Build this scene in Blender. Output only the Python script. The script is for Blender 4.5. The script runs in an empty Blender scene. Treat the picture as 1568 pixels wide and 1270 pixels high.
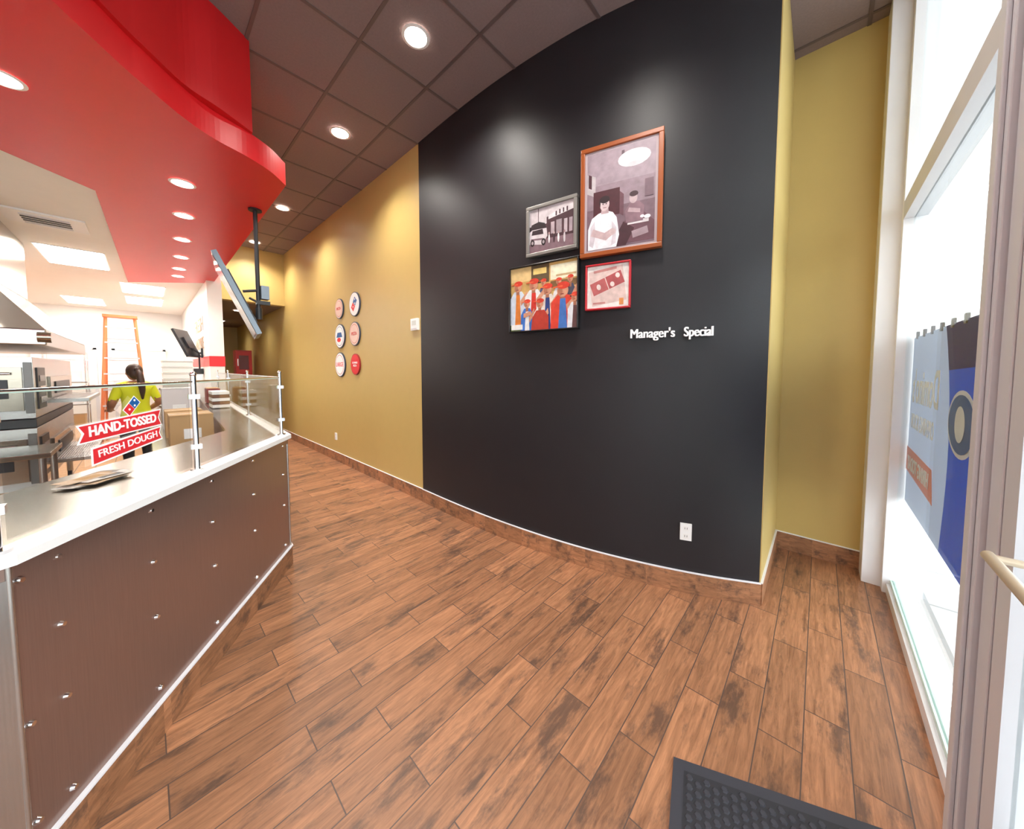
import bpy, math, random
from mathutils import Vector, Matrix
random.seed(7)
C=bpy.context.collection
# ------------------------------------------------------------------ materials
def lin(c): return tuple((x/255/12.92 if x/255<=0.04045 else ((x/255+0.055)/1.055)**2.4) for x in c)
MATS={}
def newmat(name):
    m=bpy.data.materials.new(name); m.use_nodes=True
    return m,m.node_tree,m.node_tree.nodes['Principled BSDF']
def M(name,rgb,rough=.5,metal=0.,noise=.06,scale=8.,bump=0.,coat=0.,spec=.5):
    if name in MATS: return MATS[name]
    m,nt,b=newmat(name); N=nt.nodes; L=nt.links
    col=lin(rgb)
    tc=N.new('ShaderNodeTexCoord'); nz=N.new('ShaderNodeTexNoise'); nz.inputs['Scale'].default_value=scale; nz.inputs['Detail'].default_value=3
    L.new(tc.outputs['Object'],nz.inputs['Vector'])
    mx=N.new('ShaderNodeMix'); mx.data_type='RGBA'
    mx.inputs[6].default_value=tuple(c*(1-noise) for c in col)+(1,)
    mx.inputs[7].default_value=tuple(min(1,c*(1+noise)) for c in col)+(1,)
    L.new(nz.outputs['Fac'],mx.inputs[0]); L.new(mx.outputs[2],b.inputs['Base Color'])
    b.inputs['Roughness'].default_value=rough; b.inputs['Metallic'].default_value=metal
    b.inputs['Coat Weight'].default_value=coat
    b.inputs['Specular IOR Level'].default_value=spec
    if bump>0:
        n2=N.new('ShaderNodeTexNoise'); n2.inputs['Scale'].default_value=140; L.new(tc.outputs['Object'],n2.inputs['Vector'])
        bp=N.new('ShaderNodeBump'); bp.inputs['Strength'].default_value=bump; bp.inputs['Distance'].default_value=.004
        L.new(n2.outputs['Fac'],bp.inputs['Height']); L.new(bp.outputs[0],b.inputs['Normal'])
    MATS[name]=m; return m
def EM(name,rgb,s):
    if name in MATS: return MATS[name]
    m,nt,b=newmat(name); b.inputs['Base Color'].default_value=lin(rgb)+(1,)
    b.inputs['Emission Color'].default_value=lin(rgb)+(1,); b.inputs['Emission Strength'].default_value=s
    MATS[name]=m; return m
def glass(name,tint,gl=.10):
    m=bpy.data.materials.new(name); m.use_nodes=True; nt=m.node_tree; nt.nodes.clear(); N=nt.nodes; L=nt.links
    t=N.new('ShaderNodeBsdfTransparent'); t.inputs[0].default_value=tint+(1,)
    g=N.new('ShaderNodeBsdfGlossy'); g.inputs['Roughness'].default_value=.02
    fr=N.new('ShaderNodeFresnel'); fr.inputs[0].default_value=1.45
    mx=N.new('ShaderNodeMixShader'); o=N.new('ShaderNodeOutputMaterial')
    mul=N.new('ShaderNodeMath'); mul.operation='MULTIPLY'; mul.inputs[1].default_value=gl*6
    L.new(fr.outputs[0],mul.inputs[0]); L.new(mul.outputs[0],mx.inputs[0]); L.new(t.outputs[0],mx.inputs[1]); L.new(g.outputs[0],mx.inputs[2]); L.new(mx.outputs[0],o.inputs[0])
    MATS[name]=m; return m
def translucent(name,rgb,t=.6):
    m=bpy.data.materials.new(name); m.use_nodes=True; nt=m.node_tree; nt.nodes.clear(); N=nt.nodes; L=nt.links
    a=N.new('ShaderNodeBsdfTranslucent'); d=N.new('ShaderNodeBsdfDiffuse'); mx=N.new('ShaderNodeMixShader'); o=N.new('ShaderNodeOutputMaterial')
    a.inputs[0].default_value=lin(rgb)+(1,); d.inputs[0].default_value=lin(rgb)+(1,); mx.inputs[0].default_value=t
    L.new(d.outputs[0],mx.inputs[1]); L.new(a.outputs[0],mx.inputs[2]); L.new(mx.outputs[0],o.inputs[0]); MATS[name]=m; return m
def wood_tile(name,mortar=True,vert=False):
    m,nt,b=newmat(name); N=nt.nodes; L=nt.links
    tc=N.new('ShaderNodeTexCoord')
    br=N.new('ShaderNodeTexBrick'); br.offset=.37; br.offset_frequency=2; br.squash=1
    br.inputs['Scale'].default_value=1; br.inputs['Brick Width'].default_value=.68; br.inputs['Row Height'].default_value=.15
    br.inputs['Mortar Size'].default_value=.0024 if mortar else 0; br.inputs['Mortar Smooth'].default_value=.1; br.inputs['Bias'].default_value=0
    br.inputs['Color1'].default_value=(0,0,0,1); br.inputs['Color2'].default_value=(1,1,1,1); br.inputs['Mortar'].default_value=(.5,.5,.5,1)
    L.new(tc.outputs['Object'],br.inputs['Vector'])
    sep=N.new('ShaderNodeVectorMath'); sep.operation='MULTIPLY_ADD'; sep.inputs[1].default_value=(0,0,7.3)
    L.new(br.outputs['Color'],sep.inputs[0]); L.new(tc.outputs['Object'],sep.inputs[2])
    mp=N.new('ShaderNodeMapping'); mp.inputs['Scale'].default_value=(1.6,16,16) if not vert else (3,3,16)
    L.new(sep.outputs[0],mp.inputs[0])
    g=N.new('ShaderNodeTexNoise'); g.inputs['Scale'].default_value=3; g.inputs['Detail'].default_value=8; g.inputs['Roughness'].default_value=.7; g.inputs['Distortion'].default_value=.6
    L.new(mp.outputs[0],g.inputs['Vector'])
    mp2=N.new('ShaderNodeMapping'); mp2.inputs['Scale'].default_value=(2.0,6.5,6.5)
    L.new(sep.outputs[0],mp2.inputs[0])
    s=N.new('ShaderNodeTexNoise'); s.inputs['Scale'].default_value=1.2; s.inputs['Detail'].default_value=8; s.inputs['Roughness'].default_value=.7
    L.new(mp2.outputs[0],s.inputs['Vector'])
    r1=N.new('ShaderNodeValToRGB'); e=r1.color_ramp.elements
    e[0].position=.28; e[0].color=lin((118,80,56))+(1,); e[1].position=.72; e[1].color=lin((190,134,96))+(1,)
    L.new(g.outputs['Fac'],r1.inputs[0])
    r2=N.new('ShaderNodeValToRGB'); e=r2.color_ramp.elements
    e[0].position=.52; e[0].color=(0,0,0,1); e[1].position=.63; e[1].color=(1,1,1,1)
    L.new(s.outputs['Fac'],r2.inputs[0])
    mf=N.new('ShaderNodeMath'); mf.operation='MULTIPLY'; mf.inputs[1].default_value=.76; L.new(r2.outputs[0],mf.inputs[0])
    m1=N.new('ShaderNodeMix'); m1.data_type='RGBA'; m1.inputs[7].default_value=lin((80,62,53))+(1,)
    L.new(mf.outputs[0],m1.inputs[0]); L.new(r1.outputs[0],m1.inputs[6])
    hv=N.new('ShaderNodeMapRange'); hv.inputs[3].default_value=.82; hv.inputs[4].default_value=1.2; L.new(br.outputs['Color'],hv.inputs[0])
    vm=N.new('ShaderNodeVectorMath'); vm.operation='SCALE'; L.new(m1.outputs[2],vm.inputs[0]); L.new(hv.outputs[0],vm.inputs['Scale'])
    m2=N.new('ShaderNodeMix'); m2.data_type='RGBA'; m2.inputs[7].default_value=lin((92,72,62))+(1,)
    L.new(br.outputs['Fac'],m2.inputs[0]); L.new(vm.outputs[0],m2.inputs[6]); L.new(m2.outputs[2],b.inputs['Base Color'])
    rr=N.new('ShaderNodeMapRange'); rr.inputs[3].default_value=.34; rr.inputs[4].default_value=.52; L.new(g.outputs['Fac'],rr.inputs[0]); L.new(rr.outputs[0],b.inputs['Roughness'])
    inv=N.new('ShaderNodeMath'); inv.operation='SUBTRACT'; inv.inputs[0].default_value=1; L.new(br.outputs['Fac'],inv.inputs[1])
    ad=N.new('ShaderNodeMath'); ad.operation='MULTIPLY_ADD'; ad.inputs[1].default_value=.15; L.new(g.outputs['Fac'],ad.inputs[0]); L.new(inv.outputs[0],ad.inputs[2])
    bp=N.new('ShaderNodeBump'); bp.inputs['Strength'].default_value=.5; bp.inputs['Distance'].default_value=.003
    L.new(ad.outputs[0],bp.inputs['Height']); L.new(bp.outputs[0],b.inputs['Normal'])
    MATS[name]=m; return m
def brushed(name,rgb,rough=.3,metal=.9,sc=(60,60,1.5),var=.12):
    m,nt,b=newmat(name); N=nt.nodes; L=nt.links
    tc=N.new('ShaderNodeTexCoord'); mp=N.new('ShaderNodeMapping'); mp.inputs['Scale'].default_value=sc
    nz=N.new('ShaderNodeTexNoise'); nz.inputs['Scale'].default_value=4; nz.inputs['Detail'].default_value=4
    L.new(tc.outputs['Object'],mp.inputs[0]); L.new(mp.outputs[0],nz.inputs['Vector'])
    col=lin(rgb); mx=N.new('ShaderNodeMix'); mx.data_type='RGBA'
    mx.inputs[6].default_value=tuple(c*(1-var) for c in col)+(1,); mx.inputs[7].default_value=tuple(min(1,c*(1+var)) for c in col)+(1,)
    L.new(nz.outputs['Fac'],mx.inputs[0]); L.new(mx.outputs[2],b.inputs['Base Color'])
    b.inputs['Metallic'].default_value=metal; b.inputs['Roughness'].default_value=rough
    MATS[name]=m; return m
def tilemat(name,rgb,grout,bw,rh,mort=.006,rough=.5):
    m,nt,b=newmat(name); N=nt.nodes; L=nt.links
    tc=N.new('ShaderNodeTexCoord'); br=N.new('ShaderNodeTexBrick'); br.offset=0
    br.inputs['Scale'].default_value=1; br.inputs['Brick Width'].default_value=bw; br.inputs['Row Height'].default_value=rh; br.inputs['Mortar Size'].default_value=mort
    c=lin(rgb); br.inputs['Color1'].default_value=tuple(x*.92 for x in c)+(1,); br.inputs['Color2'].default_value=c+(1,); br.inputs['Mortar'].default_value=lin(grout)+(1,)
    L.new(tc.outputs['Object'],br.inputs['Vector']); L.new(br.outputs['Color'],b.inputs['Base Color']); b.inputs['Roughness'].default_value=rough
    MATS[name]=m; return m
FLOOR=wood_tile('wood_look_tile'); BASE=wood_tile('wood_tile_base',mortar=False,vert=True)
YEL=M('mustard_paint',(194,168,104),.42,bump=.08,noise=.03)
BLK=M('black_paint',(34,32,36),.47,bump=.10,noise=.05,spec=.38)
WHT=M('white_paint',(238,236,234),.5,noise=.02)
TRIM=M('white_trim',(238,238,244),.3,noise=.02)
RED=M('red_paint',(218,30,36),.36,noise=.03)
RED_SHADED=M('red_paint_upper_shaded',(200,18,24),.5,noise=.03)  # same red darkened for the upper tier: lighting difference put into the colour
CEIL=M('ceiling_tile',(132,114,113),.85,noise=.12,scale=60,bump=.5)
TBAR=M('ceiling_tbar',(98,82,80),.5)
KCEIL=M('kitchen_ceiling',(244,242,238),.7,noise=.02)
STEEL=brushed('brushed_steel',(182,179,176),.27,.92)
STEELTOP=brushed('steel_top',(156,147,134),.2,.97,(1,30,30))
PANEL=brushed('bronze_steel',(152,127,118),.29,.68)
CHROME=M('chrome',(225,225,228),.12,1.,noise=.01)
ALU=M('aluminium_frame',(212,212,218),.42,.15,noise=.03)
DARK=M('dark_plastic',(32,32,36),.4)
TVG=M('tv_back',(120,130,140),.35,.4)
WHITEP=M('white_plastic',(240,240,240),.35,noise=.01)
GLASS=glass('clear_glass',(.985,.995,.99),.06)
WGLASS=glass('window_glass',(.96,.99,.985),.045)
GEDGE=M('glass_edge',(190,215,205),.2)
CARD=M('cardboard',(196,158,112),.8)
QUARRY=tilemat('kitchen_tile',(204,154,106),(130,96,72),.2,.2)
PAVE=tilemat('sidewalk_paver',(205,203,200),(150,150,150),.6,.6,.012,.8)
CANL=EM('lamp_face',(255,244,228),30.)
PANL=EM('panel_light_face',(255,252,246),24.)
# ------------------------------------------------------------------ mesh builder
class MB:
    def __init__(s): s.v=[];s.f=[];s.fm=[];s.m=[];s.sm=[]
    def mi(s,m):
        if m not in s.m: s.m.append(m)
        return s.m.index(m)
    def add(s,vs,fs,m,smooth=False):
        o=len(s.v); s.v+= [tuple(v) for v in vs]; k=s.mi(m)
        for f in fs: s.f.append(tuple(i+o for i in f)); s.fm.append(k); s.sm.append(smooth)
    def box(s,x0,x1,y0,y1,z0,z1,m,mat=None):
        vs=[Vector((x,y,z)) for z in(z0,z1) for y in(y0,y1) for x in(x0,x1)]
        if mat: vs=[mat@v for v in vs]
        s.add(vs,[(0,2,3,1),(4,5,7,6),(0,1,5,4),(2,6,7,3),(0,4,6,2),(1,3,7,5)],m)
    def prism(s,poly,z0,z1,m,mtop=None,mbot=None):
        n=len(poly); a=sum(poly[i][0]*poly[(i+1)%n][1]-poly[(i+1)%n][0]*poly[i][1] for i in range(n))
        if a<0: poly=poly[::-1]
        vs=[(p[0],p[1],z0) for p in poly]+[(p[0],p[1],z1) for p in poly]
        s.add(vs,[(i,(i+1)%n,(i+1)%n+n,i+n) for i in range(n)],m)
        s.add(vs,[tuple(range(n,2*n))],mtop or m); s.add(vs,[tuple(range(n-1,-1,-1))],mbot or m)
    def cyl(s,p0,p1,r,m,seg=16,r1=None,smooth=True):
        p0=Vector(p0);p1=Vector(p1);d=(p1-p0).normalized(); a=d.orthogonal().normalized(); b=d.cross(a); r1=r if r1 is None else r1
        vs=[];
        for k in range(seg):
            t=2*math.pi*k/seg; e=a*math.cos(t)+b*math.sin(t); vs.append(p0+e*r)
        for k in range(seg):
            t=2*math.pi*k/seg; e=a*math.cos(t)+b*math.sin(t); vs.append(p1+e*r1)
        s.add(vs,[(k,(k+1)%seg,(k+1)%seg+seg,k+seg) for k in range(seg)],m,smooth)
        s.add(vs,[tuple(range(seg-1,-1,-1))],m); s.add(vs,[tuple(range(seg,2*seg))],m)
    def sph(s,c,r,m,seg=14,ring=10):
        if not hasattr(r,'__len__'): r=(r,r,r)
        vs=[];fs=[]
        for i in range(ring+1):
            ph=math.pi*i/ring
            for k in range(seg):
                t=2*math.pi*k/seg; vs.append((c[0]+r[0]*math.sin(ph)*math.cos(t),c[1]+r[1]*math.sin(ph)*math.sin(t),c[2]+r[2]*math.cos(ph)))
        for i in range(ring):
            for k in range(seg): fs.append((i*seg+k,(i+1)*seg+k,(i+1)*seg+(k+1)%seg,i*seg+(k+1)%seg))
        s.add(vs,fs,m,True)
    def make(s,name,parent=None,bevel=0,mat=None):
        me=bpy.data.meshes.new(name); me.from_pydata(s.v,[],s.f)
        for m in s.m: me.materials.append(m)
        for p,k,q in zip(me.polygons,s.fm,s.sm): p.material_index=k; p.use_smooth=q
        me.validate(); me.update()
        o=bpy.data.objects.new(name,me); C.objects.link(o)
        if mat is not None: o.matrix_world=mat
        if parent: o.parent=parent
        if bevel:
            b=o.modifiers.new('b','BEVEL'); b.width=bevel; b.segments=2; b.limit_method='ANGLE'; b.angle_limit=math.radians(50)
        return o
def empty(name,mat=None):
    e=bpy.data.objects.new(name,None); C.objects.link(e); e.empty_display_size=.1
    if mat is not None: e.matrix_world=mat
    return e
def fr(o,x,up=(0,0,1)):
    x=Vector(x).normalized(); u=Vector(up); z=x.cross(u).normalized(); y=z.cross(x)
    m=Matrix((x,y,z)).transposed().to_4x4(); m.translation=Vector(o); return m
def text(name,body,size,m,parent,loc=(0,0,0),width=None,height=None,extrude=.001,offset=0,align='CENTER',rot=0):
    cu=bpy.data.curves.new(name,'FONT'); cu.body=body; cu.size=size; cu.extrude=extrude; cu.offset=offset; cu.align_x=align; cu.align_y='CENTER'
    cu.materials.append(m); o=bpy.data.objects.new(name,cu); C.objects.link(o); o.parent=parent
    o.location=loc; o.rotation_euler=(0,0,rot)
    if width:
        bpy.context.view_layer.update(); bb=[Vector(b) for b in o.bound_box]; w=max(b.x for b in bb)-min(b.x for b in bb); h=max(b.y for b in bb)-min(b.y for b in bb)
        sx=width/w; sy=(height/h) if height else sx
        o.scale=(sx,sy,1)
    return o
def cr(P,n=6):
    out=[];Q=[Vector(p) for p in P]; Q=[2*Q[0]-Q[1]]+Q+[2*Q[-1]-Q[-2]]
    for i in range(1,len(Q)-2):
        for k in range(n):
            t=k/n; a,b_,c,d=Q[i-1:i+3]
            out.append(.5*((2*b_)+(c-a)*t+(2*a-5*b_+4*c-d)*t*t+(3*b_-a-3*c+d)*t**3))
    out.append(Q[-2]); return out
# ------------------------------------------------------------------ room shell
XH=2.23; ZC=4.2; YW=-.43; YE=.25
b=MB(); b.box(-5,4.05,YW-.03,15.1,-.06,0,FLOOR); b.make('floor')
P0=Vector((-.285,1.688)); P1=Vector((.755,3.16)); P2=Vector((.98,8.7)); P3=Vector((-1.35,1.20))
dF=(P1-P0).normalized(); nF=Vector((dF.y,-dF.x))
dR=(P2-P1).normalized(); nR=Vector((dR.y,-dR.x))
dL=(P0-P3).normalized(); nL=Vector((dL.y,-dL.x))
b=MB(); b.prism([(-5,1.9),(-1.3,1.9),(-.62,2.3),(.5,3.9),(.7,8.7),(.86,8.7),(.86,15.05),(-5,15.05)],.0005,.004,QUARRY); b.make('floor_kitchen')
b=MB(); b.box(-5,4.05,YW-.1,9.2,ZC,ZC+.1,CEIL); b.make('ceiling')
b=MB()
for k in range(-11,6):
    x=1.25+.61*k
    if -5<x<4: b.box(x-.012,x+.012,YW,9.1,ZC-.006,ZC+.002,TBAR)
for k in range(-4,11):
    y=2.04+.74*k
    if YW<y<9.1: b.box(-5,4.0,y-.012,y+.012,ZC-.0055,ZC+.002,TBAR)
b.make('trim_ceiling_grid')
b=MB(); b.box(1.08,2.3,9.3,15.05,3.05,3.15,CEIL); b.make('ceiling_hallway')
inner=[(-5,2.4),(-3,2.0),(-1.9,3.35),(-.69,4.75),(-.25,5.15),(-.15,10.0),(.98,8.9)]
b=MB(); b.prism([(1.08,15.05),(-5,15.05)]+inner+[(1.08,8.9)],3.315,3.42,KCEIL); b.make('ceiling_kitchen')
pts=[(2.225,3.5),(2.222,2.9),(2.235,2.4),(2.265,2.0),(2.315,1.6),(2.387,1.24),(2.49,.88),(2.62,.54),(2.765,YE)]
cur=cr(pts)
def wx(y):
    for a,c in zip(cur,cur[1:]):
        if c.y<=y<=a.y: return a.x+(c.x-a.x)*(a.y-y)/(a.y-c.y)
    return cur[-1].x
b=MB(); n=len(cur)
vs=[(p.x,p.y,0) for p in cur]+[(p.x,p.y,ZC) for p in cur]
b.add(vs,[(i,i+n,i+1+n,i+1) for i in range(n-1)],BLK,True)
b.make('wall_accent')
b=MB(); b.box(2.762,4.0,YE,.45,0,ZC,YEL); b.make('wall_endcap')
b=MB(); b.box(XH,XH+.15,3.5,15.05,0,ZC,YEL); b.make('wall_hall')
b=MB(); b.box(3.8,3.95,-.3,YE,0,ZC,YEL); b.make('wall_alcove')
b=MB(); b.box(3.6,4.0,YW-.15,-.28,0,ZC,TRIM); b.make('wall_window_jamb',bevel=.004)
b=MB(); b.box(1.08,XH,9.1,9.3,3.05,ZC,YEL); b.make('wall_header')
b=MB(); b.box(.86,2.4,15.0,15.1,0,3.3,YEL); b.make('wall_hall_end')
b=MB(); b.box(-5,.86,15.0,15.1,0,3.4,WHT); b.make('wall_kitchen_back')
b=MB(); b.box(-5.1,-5,YW-.1,15.1,0,ZC,WHT); b.make('wall_left')
b=MB(); b.box(.86,1.08,8.7,15.0,0,ZC,WHT); b.box(.852,1.088,8.692,12.0,1.66,1.86,RED); b.box(.852,1.088,8.692,9.2,0,.15,BASE); b.make('wall_partition')
b=MB(); b.box(1.082,1.10,9.3,15.0,0,3.05,YEL); b.make('wall_hall_left')
def baseboard(name,line,off,h=.15,th=.012):
    b=MB(); L=[Vector(p) for p in line]; nn=len(L); N=[]
    for i in range(nn):
        t=(L[min(i+1,nn-1)]-L[max(i-1,0)]).normalized(); N.append(Vector((t.y,-t.x))*off)
    def strip(z0,z1,d,m):
        a=[p for p in L]; c=[p+q*d for p,q in zip(L,N)]
        vs=[(p.x,p.y,z) for z in(z0,z1) for p in a]+[(p.x,p.y,z) for z in(z0,z1) for p in c]
        fs=[]
        for i in range(nn-1):
            fs+= [(2*nn+i,2*nn+i+1,3*nn+i+1,3*nn+i),(nn+i,3*nn+i,3*nn+i+1,nn+i+1)]
        fs+=[(0,nn,3*nn,2*nn),(nn-1,2*nn-1,4*nn-1,3*nn-1)]
        b.add(vs,fs,m)
    strip(0,h,th,BASE); strip(h,h+.006,th+.002,TRIM)
    return b.make(name)
baseboard('baseboard_accent',[(p.x,p.y) for p in cur],1)
baseboard('baseboard_hall',[(XH,14.9),(XH,3.5)],1)
baseboard('baseboard_endcap',[(2.765,YE),(3.8,YE)],1)
baseboard('baseboard_alcove',[(3.8,YE-.012),(3.8,-.28)],1)
baseboard('baseboard_jamb',[(3.8,-.28),(3.6,-.28),(3.6,YW+.06)],-1)
# red soffit
front=[tuple(p) for p in cr([(.95,3.71),(.80,3.55),(.62,3.44),(.42,3.36),(.26,3.25),(.08,3.06),(-.10,2.84),(-.8,1.88),(-1.5,.9),(-2.3,-.25)],6)]
poly=[(.98,8.9)]+front+[(-4.99,-.25)]+inner[:-1]
b=MB(); b.prism(poly,3.30,3.50,RED)
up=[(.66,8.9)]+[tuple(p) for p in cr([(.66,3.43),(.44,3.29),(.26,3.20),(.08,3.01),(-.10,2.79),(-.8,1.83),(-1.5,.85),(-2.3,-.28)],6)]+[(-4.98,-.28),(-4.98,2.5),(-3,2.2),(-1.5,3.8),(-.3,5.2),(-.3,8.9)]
b.prism(up,3.50,ZC,RED_SHADED)
b.make('ceiling_soffit')
# ------------------------------------------------------------------ lights
def can(x,y,z,e,r=.085,name='recessed_downlight'):
    emp=empty(name); emp.location=(x,y,z)
    b=MB(); seg=24
    ring=[];
    for k in range(seg):
        t=2*math.pi*k/seg; ring.append((math.cos(t),math.sin(t)))
    vs=[(c*r*1.25,s*r*1.25,-.004) for c,s in ring]+[(c*r,s*r,-.008) for c,s in ring]+[(c*r*.97,s*r*.97,-.003) for c,s in ring]
    b.add(vs,[(k,k+seg,(k+1)%seg+seg,(k+1)%seg) for k in range(seg)]+[(k+seg,k+2*seg,(k+1)%seg+2*seg,(k+1)%seg+seg) for k in range(seg)],WHITEP)
    b.add([(c*r*.97,s*r*.97,-.003) for c,s in ring],[tuple(range(seg-1,-1,-1))],CANL)
    b.make('trim_ring',emp)
    l=bpy.data.lights.new('spot','SPOT'); l.energy=e; l.spot_size=math.radians(140); l.spot_blend=.8; l.shadow_soft_size=.08; l.color=(1,.95,.88)
    lo=bpy.data.objects.new('spot',l); C.objects.link(lo); lo.parent=emp; lo.location=(0,0,-.03)
for x,y in [(1.53,2.42),(1.55,3.98),(1.60,6.47),(1.62,8.6),(1.5,.7)]: can(x,y,ZC-.006,165)
for x,y in [(.30,4.36),(.36,5.25),(.40,6.22),(.44,7.20),(.46,8.05),(.48,8.7),(-.5,3.58),(-.95,2.5)]: can(x,y,3.30,60,.075)
for x,y in [(1.6,10.6),(1.6,13.2)]: can(x,y,3.045,45,.075)  # invented hallway downlights, added to brighten the dark stretch beyond the header
def panel(x,y,z=3.315,sx=.6,sy=1.2):
    b=MB(); b.box(x-sx/2-.02,x+sx/2+.02,y-sy/2-.02,y+sy/2+.02,z-.008,z,WHITEP); b.box(x-sx/2,x+sx/2,y-sy/2,y+sy/2,z-.014,z-.006,PANL); b.make('ceiling_light_panel')
for x,y in [(-.65,8.5),(.05,10.8),(.07,12.6),(-.94,13.6),(-1.5,6.4),(-2.6,9),(-2.6,12)]: panel(x,y)
b=MB(); b.box(-.98,-.40,6.35,6.85,3.295,3.313,WHITEP)
for k in range(5): b.box(-.86,-.52,6.45+k*.08,6.48+k*.08,3.288,3.296,DARK if k in(1,2,3) else ALU)
b.make('ceiling_vent')
# ------------------------------------------------------------------ counter
b=MB()
inC=[(-.795,2.04),(.46,3.80),(.68,8.68)]
P3in=P3-nL*.62
body=[tuple(P3),tuple(P0),tuple(P1),(P2.x,8.68)]+inC[::-1]+[tuple(P3in)]
b.prism(body,0,1.045,PANEL,mtop=STEEL)
def outset(t):
    pl=[P3,P0,P1,Vector((P2.x,8.68))]; ns=[nL,nF,nR]; out=[P3+nL*t]
    for i in (1,2):
        m=(ns[i-1]+ns[i]).normalized(); out.append(pl[i]+m*(t/ m.dot(ns[i])))
    out.append(pl[3]+nR*t); return out
def ring(t0,t1,z0,z1,m,segs=(0,1,2)):
    A=[tuple(p) for p in outset(t1)]; B=[tuple(p) for p in outset(t0)]; 
    for i in segs: b.prism([A[i],A[i+1],B[i+1],B[i]],z0,z1,m)
ring(0,.014,0,.15,BASE); ring(0,.018,.15,.158,TRIM)
ring(0,.004,.158,1.0,STEEL,(0,))
ring(0,.006,1.0,1.045,PANEL,(1,2))
ring(-.065,.03,1.045,1.075,WHITEP)
b.prism([tuple(p) for p in outset(-.065)]+inC[::-1]+[tuple(P3in)],1.046,1.068,STEELTOP)
def bolt(A,d,n,s,z):
    p=A+d*s; b.cyl((p.x,p.y,z),(p.x+n.x*.010,p.y+n.y*.010,z),.011,CHROME,12,.007); 
for s in (-.05,.31,.70,1.11,1.54): 
    for z in (1.0,.775,.53,.21): bolt(P0,dF,nF,s+.172,z)
for z in (.985,.54,.23): bolt(P0,dF,nF,.022,z)
for k in range(12):
    for z in (1.0,.775,.53,.21): bolt(P1,dR,nR,.06+k*.45,z)
for p in (P0,P1): b.cyl((p.x,p.y,.16),(p.x,p.y,1.045),.007,STEEL,10)
b.make('service_counter')
g=empty('sneeze_guard')
def post(p,z1=1.575):
    b=MB(); b.cyl((p.x,p.y,1.075),(p.x,p.y,1.085),.028,CHROME,18); b.cyl((p.x,p.y,1.08),(p.x,p.y,z1),.012,CHROME,14)
    b.sph((p.x,p.y,z1),.015,CHROME,10,6)
    for z in (1.20,1.46): b.box(p.x-.022,p.x+.022,p.y-.016,p.y+.016,z-.012,z+.012,CHROME)
    b.make('post',g)
inn=outset(-.032); A0=inn[1];A1=inn[2];A2=inn[3]
def pane(a,c,z0=1.10,z1=1.53):
    d=(c-a).normalized(); nn=Vector((d.y,-d.x)); a=a+d*.03; c=c-d*.03
    b=MB(); b.prism([tuple(a-nn*.003),tuple(c-nn*.003),tuple(c+nn*.003),tuple(a+nn*.003)],z0,z1,GLASS)
    b.prism([tuple(a-nn*.0035),tuple(c-nn*.0035),tuple(c+nn*.0035),tuple(a+nn*.0035)],z1,z1+.004,GEDGE)
    b.make('glass_pane',g)
M0=A0+(A1-A0)*.46
for p in (A0,M0,A1): post(p)
pane(A0,M0); pane(M0,A1)
rs=[A1+(A2-A1)*t for t in (0,.3,.65,.97)]
for p in rs[1:]: post(p)
for i in range(3): pane(rs[i],rs[i+1])
L3=inn[0]; post(L3); pane(L3,A0)
b=MB()
for a,c in ((A0,M0),(M0,A1),(rs[0],rs[3])): b.cyl((a.x,a.y,1.538),(c.x,c.y,1.538),.005,CHROME,8)
b.make('top_rail',g)
sR=M('sticker_red',(222,42,52),.5,noise=.01); sW=M('sticker_white',(250,250,250),.5,noise=.01); sB=M('sticker_blue',(10,90,160),.5,noise=.01)
st=empty('window_sticker',fr((0,0,0),(dF.x,dF.y,0)))
st.location=Vector((P0.x,P0.y,0))+Vector((dF.x,dF.y,0))*.43-Vector((nF.x,nF.y,0))*.026+Vector((0,0,1.335)); st.scale=(.92,.92,.92)
def flat(parent,poly,m,z,name='patch',th=.0008):
    b=MB(); b.prism(poly,z,z+th,m); return b.make(name,parent)
flat(st,[(-.21,.0),(.19,.015),(.175,.055),(.19,.095),(-.21,.075),(-.19,.04)],sW,0); flat(st,[(-.20,.006),(.183,.021),(.168,.055),(.183,.089),(-.20,.069),(-.18,.04)],sR,.001)
flat(st,[(-.16,-.095),(.19,-.055),(.175,-.02),(.185,.012),(-.16,-.02)],sW,.0005); flat(st,[(-.152,-.087),(.182,-.048),(.168,-.02),(.178,.005),(-.152,-.028)],sR,.0015)
text('lettering','HAND-TOSSED',.05,sW,st,(-.005,.048,.003),width=.32,height=.042,offset=.0015,rot=.035)
text('lettering','FRESH DOUGH',.05,sW,st,(.012,-.038,.003),width=.29,height=.030,offset=.0005,rot=.10)
def dice(parent,cx,cy,s,z,rot=math.pi/4*1.0):
    def R(x,y): 
        c,d=math.cos(rot),math.sin(rot); return (cx+x*c-y*d,cy+x*d+y*c)
    flat(parent,[R(-s*1.1,-s*.6),R(s*1.1,-s*.6),R(s*1.1,s*.6),R(-s*1.1,s*.6)],sW,z)
    flat(parent,[R(-s,-s*.5),R(-.03*s,-s*.5),R(-.03*s,s*.5),R(-s,s*.5)],sR,z+.0008)
    flat(parent,[R(.03*s,-s*.5),R(s,-s*.5),R(s,s*.5),R(.03*s,s*.5)],sB,z+.0008)
    for (x,y) in ((-.5,0),(.28,-.22),(.72,.22)):
        c=R(x*s,y*s); flat(parent,[(c[0]+math.cos(t*math.pi/6)*s*.13,c[1]+math.sin(t*math.pi/6)*s*.13) for t in range(12)],sW,z+.0016)
dice(st,.03,.125,.038,.001)
b=MB()
mc=Vector((-.175,2.54))
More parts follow.
